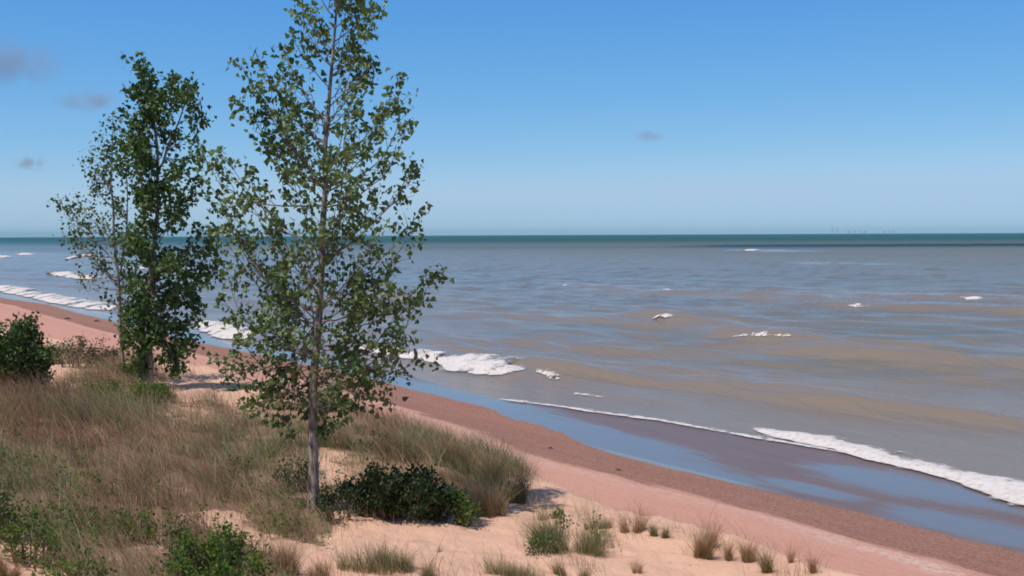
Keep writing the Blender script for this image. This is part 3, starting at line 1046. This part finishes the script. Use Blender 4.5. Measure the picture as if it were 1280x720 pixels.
def bare_shrub(label, u, v, w, h, D, n=16, name='bare_shrub'):
    p = at(u, v, D)
    p[2] = hgt(p[0], p[1])
    W, Hh = w * D / F, h * D / F
    tm = TreeMesh()
    for i in range(n):
        x, y = RNG.uniform(-.5, .5) * W, RNG.uniform(-.3, .3) * W
        o = p + np.array([x * .5, y * .5, -.05])
        tip = p + np.array([x, y, Hh * RNG.uniform(.6, 1)])
        P = bez(o, (o + tip) / 2 + RNG.normal(size=3) * .06, tip, 8)
        tm.tube(P, np.linspace(.010, .003, 8), 4)
        for k in range(6):
            j = RNG.integers(2, 7)
            d = RNG.normal(size=3) * .5 + np.array([0, 0, .7])
            q = P[j] + d / np.linalg.norm(d) * RNG.uniform(.1, .3)
            tm.tube([P[j], (P[j] + q) / 2, q], [.005, .004, .002], 3)
    o = tm.build_wood(name, M_TWIG, None, p)
    o.location = tuple(p)
    tag(o, label, 'shrub')


bare_shrub('leafless brown shrub in the grass below the dense dark bush', 55, 530, 80, 60, 24.0, 18)
bare_shrub('small leafless shrub left of the bright green shrub under the thin tree', 96, 540, 50, 46, 22.0, 10)
# fallen stick at the sand patch
p0 = on_ground(-6, 642) + [0, 0, .10]
p1 = on_ground(28, 668) + [0, 0, .05]
tm = TreeMesh()
pts = bez(p0, (p0 + p1) / 2 + np.array([0, 0, .12]), p1, 10)
tm.tube(pts, np.linspace(.016, .008, 10), 6)
for k in (3, 5, 7):
    q = pts[k] + np.array([RNG.uniform(-.1, .2), -.1, .05])
    tm.tube([pts[k], (pts[k] + q) / 2, q], [.006, .005, .003], 4)
o = tm.build_wood('fallen_stick', M_TWIG, None, p0)
o.location = tuple(p0)
tag(o, 'thin bare stick lying along the edge of the bottom left sand patch', 'stick')

# driftwood on the beach
for (u, v, l, lab) in [(84, 399, .9, 'dark driftwood bit near the water on the far left beach, left one of the pair'),
                       (121, 402, .9, 'dark driftwood bit near the water on the far left beach, right one of the pair'),
                       (773, 588, .28, 'small dark driftwood piece on the brown pebble band at mid beach'),
                       (688, 561, .3, 'small dark driftwood piece where pale sand meets the pebble band')]:
    p = on_ground(u, v)
    tm = TreeMesh()
    a0 = RNG.uniform(-.4, .4)
    dv = np.array([math.cos(a0), math.sin(a0), 0]) * l / 2
    tm.tube([p - dv, p - dv * .3 + [0, 0, l * .12], p + dv * .3 + [0, 0, l * .10], p + dv], np.array([.04, .10, .09, .03]) * l, 7)
    q = p + [.1 * l, .1 * l, l * .32]
    tm.tube([p + [0, 0, l * .05], (p + q) / 2 + [.02, 0, 0], q], np.array([.05, .04, .02]) * l, 5)
    o = tm.build_wood('driftwood', bark('driftwood_grey', (.05, .035, .03), (.12, .08, .07)) if 'dw' not in globals() else dw, None, p)
    dw = o.data.materials[0]
    o.location = tuple(p)
    tag(o, lab, 'driftwood')


# ------------------------------------------------------------------ grass blades
def blades(P, h, w, lean, curl, col, org=None):
    n = len(P)
    th = RNG.uniform(0, 2 * math.pi, n)
    side = np.stack([np.cos(th), np.sin(th), np.zeros(n)], 1)
    ls = [0, .35, .7, 1.0]
    Vs = []
    for t in ls:
        z = h * t * (1 - .18 * t * curl)
        c = P + np.stack([lean[:, 0] * h * (t ** 1.7) * curl, lean[:, 1] * h * (t ** 1.7) * curl, z], 1)
        if t < 1:
            ww = (w * (1 - .75 * t) / 2)[:, None]
            Vs += [c - side * ww, c + side * ww]
        else:
            Vs += [c]
    V = np.stack(Vs, 1)
    b = np.arange(n)[:, None] * 7
    Q = np.concatenate([b + [[0, 1, 3, 2]], b + [[2, 3, 5, 4]]])
    T = b + [[4, 5, 6]]
    tint = np.repeat(col, 7, 0).reshape(n, 7, 3)
    V = V.reshape(-1, 3)
    if org is not None:
        V = V - org
    return V, [Q, T], tint.reshape(-1, 3)


STRAW = np.array([.54, .375, .22])
RUST = np.array([.33, .165, .10])
GREEN = np.array([.135, .21, .065])
GREYG = np.array([.24, .235, .11])

# meadow: tussocks then blades round each
N = 800000
Y = 9.5 + (RNG.random(N) ** .72) * 40
X = (RNG.random(N) * 2 - 1) * (Y * .52 + 2.5)
clx, cly = X + (fbm(X * 3, Y * 3, 141, 2) - .5) * .5, Y + (fbm(X * 3, Y * 3, 151, 2) - .5) * .5
Z = hgt(X, Y)
s__, t__ = st(X, Y)
U, V_, _ = project(np.stack([X, Y, Z], -1))
dn = grass_density(X, Y, U + RNG.normal(0, 9, N), V_ + RNG.normal(0, 4.5, N), s__)
tus = sstep(.35, .62, fbm(X * 2.4, Y * 2.4, 161, 3))
prob = dn * (.22 + .78 * tus)
kk = RNG.random(N) < prob
X, Y, Z, U, V_ = X[kk], Y[kk], Z[kk], U[kk], V_[kk]
n = len(X)
print('meadow blades', n)


def spot(u0, v0, ru, rv):
    return np.exp(-((U - u0) / ru) ** 2 - ((V_ - v0) / rv) ** 2)


gr = .22 + .45 * spot(350, 570, 110, 60) + .45 * spot(150, 515, 90, 22) + .35 * spot(520, 575, 120, 50) + .5 * spot(90, 690, 60, 40) + .35 * spot(20, 620, 40, 50) + .35 * spot(460, 685, 60, 18) + .3 * spot(620, 590, 60, 40)
gr = np.clip(gr + (fbm(X * .7, Y * .7, 171, 3) - .5) * 1.6, 0.03, .9)
ru = np.clip(.55 * spot(40, 540, 120, 90) + .5 * spot(180, 640, 140, 60) + .28 + (fbm(X * .6, Y * .6, 181, 3) - .5) * 1.6, .05, .9)
r1, r2 = RNG.random(n), RNG.random(n)
typ = np.where(r1 < gr, 0, np.where(r2 < ru, 1, 2))
col = np.where((typ == 0)[:, None], GREEN, np.where((typ == 1)[:, None], RUST, STRAW))
gg = (typ == 0) & (RNG.random(n) < .45)
col[gg] = GREYG
col = col * RNG.uniform(.55, 1.35, (n, 1)) * (.45 + 1.1 * fbm(X * 1.3, Y * 1.3, 221, 4))[:, None]
hm = .35 + .32 * fbm(X * .5, Y * .5, 191, 3) + .18 * spot(40, 540, 130, 90) + .12 * spot(560, 580, 100, 40)
h = hm * RNG.uniform(.45, 1.2, n)
h = np.where(typ == 1, h * 1.15, h)
tall = (RNG.random(n) < .05) & (typ > 0) & (U < 330) & (V_ > 470)
h = np.where(tall, h * 1.7, h)
h = h * (.5 + 1.0 * fbm(X * 1.3 + 5, Y * 1.3, 231, 3))
shade_dead = RNG.random(n) < .2  # short dead blades, dark brown to paint shading low in the grass
h = np.where(shade_dead, h * .6, h)
col[shade_dead] = np.array([.10, .055, .038]) * RNG.uniform(.7, 1.5, (int(shade_dead.sum()), 1))
w = RNG.uniform(.003, .0075, n) * (1 + np.maximum(0, Y - 18) / 25)
lx = -.35 - .25 * (U < 330) + (fbm(X * .8, Y * .8, 201, 2) - .5) * 1.2 + RNG.normal(0, .55, n)
ly = .1 + (fbm(X * .8, Y * .8, 211, 2) - .5) * 1.0 + RNG.normal(0, .55, n)
V, Fc, tint = blades(np.stack([X, Y, Z - .02], 1), h, w, np.stack([lx, ly], 1), RNG.uniform(.5, 1.1, n), col)
g = np_mesh('dune_grass', V, Fc, M_GRASS, smooth=False, attrs=dict(tint=(tint, 'FLOAT_COLOR')))
tag(g, 'mixed tan, rusty and green dune grass covering the left dune', 'grass', kind='stuff')


# leafy ground cover scattered through the grass
tm = TreeMesh()
nG = 0
for k in range(5200):
    v_ = RNG.uniform(500, 735)
    u_ = RNG.uniform(-60, 430)
    wgt = .9 * math.exp(-((u_ - 70) / 90) ** 2 - ((v_ - 690) / 55) ** 2) + .5 * math.exp(-((u_ - 260) / 120) ** 2 - ((v_ - 670) / 40) ** 2) + .5 * math.exp(-((u_ - 10) / 60) ** 2 - ((v_ - 600) / 40) ** 2) + .07 + .3 * math.exp(-((u_ - 340) / 80) ** 2 - ((v_ - 590) / 40) ** 2)
    if RNG.random() > wgt * .42:
        continue
    D_ = 11.5 + (735 - v_) / 235 * 13
    x_, y_ = (u_ - 640) / F * D_, D_ + RNG.uniform(-.4, .4)
    p = np.array([x_, y_, float(hgt(x_, y_))])
    U1, V1, _q = project(p[None])
    if grass_density(np.array([x_]), np.array([y_]), U1, V1, st(np.array([x_]), np.array([y_]))[0])[0] < .2 or vnoise(np.array([x_ * 1.4]), np.array([y_ * 1.4]), 77)[0] < .52:
        continue
    hh_ = RNG.uniform(.12, .45)
    tip = p + np.array([RNG.normal(0, .10), RNG.normal(0, .10), hh_])
    tm.tube([p, (p + tip) / 2 + RNG.normal(size=3) * .02, tip], [.005, .004, .002], 3)
    m_ = int(RNG.integers(8, 20))
    f_ = RNG.uniform(.2, 1.05, (m_, 1))
    tm.leaves(p + (tip - p) * f_ + RNG.normal(size=(m_, 3)) * .035, .055, -.2)
    nG += 1
print('ground cover sprigs', nG)
gcv = tm.build_leaves('ground_cover', M_SHRUB_B, None, np.zeros(3), wide=.6)
tag(gcv, 'low leafy green ground cover growing through the dune grass', 'plants', kind='stuff')

# individual tufts
def tuft(label, u, v, w, h, nb, mixg, mixr, group='grass tufts along the sandy brow', shade=1.0):
    p = on_ground(u, v)
    D = p[1]
    nb = int(nb * 2.2)
    W, Hh = w * D / F, h * 1.45 * D / F
    a_ = RNG.uniform(0, 2 * math.pi, nb)
    rr = np.sqrt(RNG.random(nb))
    x, y = np.cos(a_) * rr * W * .42, np.sin(a_) * rr * max(.10, W * .3)
    # sub clumps
    k = RNG.integers(0, max(2, int(W / .14)), nb)
    cx = RNG.uniform(-.45, .45, 60) * W
    cy = RNG.uniform(-.3, .3, 60) * max(.2, W * .6)
    x = x * .4 + cx[k] * .8
    y = y * .4 + cy[k] * .8
    X, Y = p[0] + x, p[1] + y
    Z = hgt(X, Y) - .02
    r1, r2 = RNG.random(nb), RNG.random(nb)
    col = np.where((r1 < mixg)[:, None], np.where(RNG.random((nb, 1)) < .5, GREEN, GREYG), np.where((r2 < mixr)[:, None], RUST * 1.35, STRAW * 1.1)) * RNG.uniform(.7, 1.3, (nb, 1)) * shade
    h_ = Hh * RNG.uniform(.25, 1.0, nb) ** .8 * np.where(r1 < mixg, .8, 1.0) * np.where(RNG.random(nb) < .10, 1.35, 1.0) * (.6 + .7 * RNG.random(60))[k]
    lean = np.stack([x / W * .8 + RNG.normal(0, .42, nb) - .08, y / W * .8 + RNG.normal(0, .42, nb)], 1)
    V, Fc, tint = blades(np.stack([X, Y, Z], 1), h_, RNG.uniform(.0028, .0058, nb), lean, RNG.uniform(.5, 1.2, nb), col, org=p)
    o = np_mesh('grass_tuft', V, Fc, M_GRASS, smooth=False, attrs=dict(tint=(tint, 'FLOAT_COLOR')))
    o.location = tuple(p)
    tag(o, label, 'grass tuft', group)


TUFTS = [
    ('wide green grassy clump holding the dark leafy plants on the sand', 716, 692, 104, 42, 1100, .85, .3),
    ('short green tuft at the bottom edge below the grassy clump', 640, 722, 96, 28, 620, .7, .3),
    ('small green tuft at the bottom edge right of the short wide one', 716, 722, 46, 20, 260, .7, .4),
    ('green tuft on the lower rim of the sand path', 468, 710, 96, 32, 800, .8, .3),
    ('green tuft at the bottom edge left of the bare sand bowl', 542, 724, 44, 20, 260, .7, .4),
    ('tan green tuft next to the right tip of the grassy mound', 618, 645, 50, 44, 420, .5, .5),
    ('sparse tuft on the sand right of the grassy mound tip', 686, 650, 40, 22, 160, .6, .5),
    ('wispy tuft with tan tips behind the wide grassy clump', 752, 660, 50, 24, 220, .5, .5),
    ('rusty tuft right of the upright dark leafy plant', 790, 666, 34, 30, 190, .3, .7),
    ('compact green tuft just right of the rusty one', 822, 672, 24, 32, 230, .75, .3),
    ('tall wispy rust and green tuft in the middle of the brow row', 870, 696, 40, 46, 260, .45, .8),
    ('leaning rusty tuft behind the tall wispy one', 888, 684, 26, 32, 140, .25, .9),
    ('small tuft with a green foot below the leaning rusty tuft', 908, 700, 22, 28, 120, .5, .6),
    ('broad reddish tuft near the right end of the brow row', 940, 704, 40, 34, 230, .3, .9),
    ('green footed tuft beside the broad reddish tuft', 966, 716, 34, 38, 230, .6, .6),
    ('thin reddish tuft above the bottom edge, second from the right end', 986, 704, 14, 26, 60, .2, .9),
    ('last thin rusty tuft at the right end of the brow row', 1018, 716, 16, 30, 110, .15, .9),
    ('thin stalky tuft on the sand above the bottom edge near the middle', 796, 716, 16, 30, 60, .3, .7),
    ('tiny tuft in the sand bowl right of the cottonwood shade', 548, 690, 14, 12, 24, .4, .6),
    ('reddish green tuft in front of the sand path below the cottonwood', 352, 716, 60, 42, 420, .45, .6),
    ('thin brown grass tuft at the bottom between path and bright shrub', 405, 724, 50, 26, 240, .3, .7),
    ('tan tuft cut by the bottom left corner beside the bare sand', 8, 724, 34, 34, 260, .35, .7),
]
for tdef in TUFTS:
    tuft(*tdef)

# mound grass, taller clumps along its crest, kept as single tufts
for i, (u, v, w_, h_, nb, gmix, where) in enumerate([
        (425, 560, 60, 34, 420, .5, 'left shoulder of the mound behind the cottonwood trunk'),
        (470, 572, 50, 36, 420, .45, 'mound top above the left part of the dark shrub'),
        (512, 575, 50, 40, 460, .45, 'mound top above the middle of the dark shrub'),
        (550, 582, 46, 40, 460, .45, 'mound top above the right part of the dark shrub'),
        (585, 592, 46, 40, 460, .4, 'mound top above the bright green shrub'),
        (612, 606, 42, 42, 420, .35, 'mound top just left of its bare sandy notch'),
        (616, 636, 56, 40, 420, .5, 'mound foot right of the bright green shrub'),
        (640, 628, 34, 44, 340, .5, 'sandy right tip of the mound')]):
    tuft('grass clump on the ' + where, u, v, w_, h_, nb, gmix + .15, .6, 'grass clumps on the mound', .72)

# ------------------------------------------------------------------ skyline
M_TOWER, nt, b = mat('tower_facade')
b.inputs['Base Color'].default_value = (.46, .50, .55, 1)
b.inputs['Roughness'].default_value = .4
DT = 60000.0
SKY = [(1040.5, 9.5, 1.3, 'stack', 'tallest tower of the distant skyline, left of its twin'),
       (1047, 9.0, 1.2, 'stack', 'tall slim tower right beside the tallest in the distant skyline'),
       (1061, 3.5, 4, 'box', 'low wide block left of the middle cluster of the distant skyline'),
       (1068, 4.2, 2, 'box', 'mid height block after the low wide one in the distant skyline'),
       (1075, 4.8, 2.2, 'stack', 'highest block of the middle cluster in the distant skyline'),
       (1081, 3.6, 3, 'box', 'squat block at the right of the middle skyline cluster'),
       (1106, 3.5, 3, 'box', 'low block at the left of the right skyline cluster'),
       (1112, 4.0, 2, 'box', 'middle block of the right skyline cluster'),
       (1117, 4.6, 2.4, 'stack', 'highest and rightmost block of the distant skyline')]
for (u, hp, wp, kind, lab) in SKY:
    p = at(u, 292, DT)
    hm_, wm_ = hp * DT / F, wp * DT / F
    Vv, Ff = [], []

    def addbox(x0, x1, y0, y1, z0, z1):
        k = len(Vv)
        for zc in (z0, z1):
            for xx, yy in ((x0, y0), (x1, y0), (x1, y1), (x0, y1)):
                Vv.append((xx, yy, zc))
        Ff.extend([(k, k + 1, k + 5, k + 4), (k + 1, k + 2, k + 6, k + 5), (k + 2, k + 3, k + 7, k + 6), (k + 3, k, k + 4, k + 7), (k + 4, k + 5, k + 6, k + 7), (k + 3, k + 2, k + 1, k)])
    w2_ = wm_ / 2
    if kind == 'box':
        addbox(-w2_, w2_, -w2_, w2_, 0, hm_ * .9)
        addbox(-w2_ * .4, w2_ * .4, -w2_ * .4, w2_ * .4, hm_ * .9, hm_)
    else:
        addbox(-w2_, w2_, -w2_, w2_, 0, hm_ * .6)
        addbox(-w2_ * .75, w2_ * .75, -w2_ * .75, w2_ * .75, hm_ * .6, hm_ * .85)
        addbox(-w2_ * .45, w2_ * .45, -w2_ * .45, w2_ * .45, hm_ * .85, hm_ * .94)
        addbox(-w2_ * .1, w2_ * .1, -w2_ * .1, w2_ * .1, hm_ * .94, hm_)
    o = np_mesh('skyscraper', np.array(Vv), [np.array(Ff)], M_TOWER, smooth=False)
    o.location = (p[0], p[1], 1.0)
    tag(o, lab, 'skyscraper', 'distant skyline towers')
# low land they stand on
pl, pr = at(1020, 292, DT), at(1140, 292, DT)
k = np.array([(pl[0], DT - 300, -3), (pr[0], DT - 300, -3), (pr[0], DT + 900, -3), (pl[0], DT + 900, -3), (pl[0], DT - 250, 1.5), (pr[0], DT - 250, 1.5), (pr[0], DT + 850, 1.5), (pl[0], DT + 850, 1.5)])
o = np_mesh('far_shore', k, [np.array([(0, 1, 5, 4), (1, 2, 6, 5), (2, 3, 7, 6), (3, 0, 4, 7), (4, 5, 6, 7)])], M_TOWER, smooth=False)
tag(o, kind='structure')

# ------------------------------------------------------------------ haze
M_HAZE = bpy.data.materials.new('haze')
M_HAZE.use_nodes = True
nt = M_HAZE.node_tree
nt.nodes.clear()
out = nt.nodes.new('ShaderNodeOutputMaterial')
pv = nt.nodes.new('ShaderNodeVolumePrincipled')
pv.inputs['Color'].default_value = (.56, .86, 1.0, 1)
pv.inputs['Density'].default_value = 1.6e-5
pv.inputs['Anisotropy'].default_value = -.4
nt.links.new(pv.outputs[0], out.inputs['Volume'])
x0, x1, y0, y1, z0, z1 = -330000, 330000, -400, 68000, -10, 260
V = np.array([(x, y, z) for z in (z0, z1) for x, y in ((x0, y0), (x1, y0), (x1, y1), (x0, y1))], float)
hz = np_mesh('haze', V, [np.array([(0, 1, 5, 4), (1, 2, 6, 5), (2, 3, 7, 6), (3, 0, 4, 7), (4, 5, 6, 7), (3, 2, 1, 0)])], M_HAZE, smooth=False)
tag(hz, kind='stuff')

# ------------------------------------------------------------------ clouds
def cloud(label, u, v, D, w, h, dens, seed):
    p = at(u, v, D)
    W, Hh = w * D / F / 2, h * D / F / 2
    import bmesh
    bm = bmesh.new()
    bmesh.ops.create_icosphere(bm, subdivisions=4, radius=1)
    me = bpy.data.meshes.new('cloud')
    bm.to_mesh(me)
    bm.free()
    o = bpy.data.objects.new('cloud', me)
    COL.objects.link(o)
    o.location = tuple(p)
    o.scale = (W, W * .6, Hh)
    m = bpy.data.materials.new('cloud_vapour')
    m.use_nodes = True
    nt = m.node_tree
    nt.nodes.clear()
    L = nt.links.new
    out = nt.nodes.new('ShaderNodeOutputMaterial')
    pv = nt.nodes.new('ShaderNodeVolumePrincipled')
    tc = nt.nodes.new('ShaderNodeTexCoord')
    vl = nt.nodes.new('ShaderNodeVectorMath')
    vl.operation = 'LENGTH'
    L(tc.outputs['Object'], vl.inputs[0])
    mp = nt.nodes.new('ShaderNodeMapping')
    mp.inputs['Location'].default_value = (seed * 3.1, seed, 0)
    mp.inputs['Scale'].default_value = (2.2, 1.5, .9)
    L(tc.outputs['Object'], mp.inputs['Vector'])
    nn = noise(nt, mp.outputs[0], 1.3, 5, .55)
    fall = maprange(nt, vl.outputs['Value'], .95, .1, 0., 1.)
    dd = math_(nt, 'MULTIPLY', fall, math_(nt, 'MAXIMUM', math_(nt, 'SUBTRACT', math_(nt, 'ADD', math_(nt, 'MULTIPLY', fall, .35), math_(nt, 'MULTIPLY', nn, 1.6)), .88), 0.))
    dd = math_(nt, 'MAXIMUM', dd, 0.)
    L(math_(nt, 'MULTIPLY', dd, dens / W), pv.inputs['Density'])
    pv.inputs['Color'].default_value = (.74, .67, .74, 1)  # greyed mauve colour carries the cloud's own shadowing
    pv.inputs['Anisotropy'].default_value = 0
    L(pv.outputs[0], out.inputs['Volume'])
    me.materials.append(m)
    tag(o, label, 'cloud', 'small grey clouds')


cloud('large soft grey cloud at the top left edge', 12, 72, 9000, 210, 120, 5.0, 1)
cloud('thin slanting wisp of grey cloud below the top left cloud', 112, 126, 9000, 140, 44, 4.5, 2)
cloud('small flat grey cloud low at the left edge', 38, 204, 9000, 74, 32, 4.5, 3)
cloud('small lone grey cloud over the middle of the lake', 812, 170, 9000, 66, 28, 4.2, 4)

# ------------------------------------------------------------------ light
EL = R(65)
SUN = Vector((-.76 * math.cos(EL), -.65 * math.cos(EL), math.sin(EL)))
sl = bpy.data.lights.new('sun', 'SUN')
sl.energy = 3.6
sl.angle = R(.53)
sl.color = (1.0, .955, .89)
so = bpy.data.objects.new('sun', sl)
so.rotation_euler = SUN.to_track_quat('Z', 'Y').to_euler()
COL.objects.link(so)
W_ = bpy.data.worlds.new('World')
SC.world = W_
W_.use_nodes = True
nt = W_.node_tree
bg = nt.nodes['Background']
sk = nt.nodes.new('ShaderNodeTexSky')
sk.sky_type = 'NISHITA'
sk.sun_disc = False
sk.sun_elevation = EL
sk.sun_rotation = math.atan2(-.76, -.65)
sk.air_density = 1.0
sk.dust_density = 0.0
sk.ozone_density = 1.0
sx = nt.nodes.new('ShaderNodeSeparateColor')
nt.links.new(sk.outputs[0], sx.inputs[0])
cx_ = nt.nodes.new('ShaderNodeCombineColor')
# colour balance of the air: each channel k * (sky / 10) ^ g
for i_, (k_, g_) in enumerate(((.66, 1.33), (.75, .83), (.95, .42))):
    p_ = math_(nt, 'POWER', math_(nt, 'MINIMUM', math_(nt, 'MULTIPLY', sx.outputs[i_], .1), (.70, .76, 9.)[i_]), g_)
    nt.links.new(math_(nt, 'MULTIPLY', p_, k_ * 10), cx_.inputs[i_])
tcw = nt.nodes.new('ShaderNodeTexCoord')
sxw = nt.nodes.new('ShaderNodeSeparateXYZ')
nt.links.new(tcw.outputs['Generated'], sxw.inputs[0])
hi_ = maprange(nt, sxw.outputs[2], .24, .55)
nt.links.new(mixc(nt, cx_.outputs[0], sk.outputs[0], hi_), bg.inputs['Color'])
bg.inputs['Strength'].default_value = .10

vs = SC.view_settings
vs.view_transform = 'Standard'
vs.look = 'None'
vs.gamma = 1
vs.exposure = 0
SC.render.engine = 'CYCLES'
SC.cycles.use_denoising = True
SC.cycles.max_bounces = 6
SC.cycles.transparent_max_bounces = 8
SC.cycles.volume_bounces = 0
SC.cycles.filter_width = 1.8
SC.cycles.volume_max_steps = 64
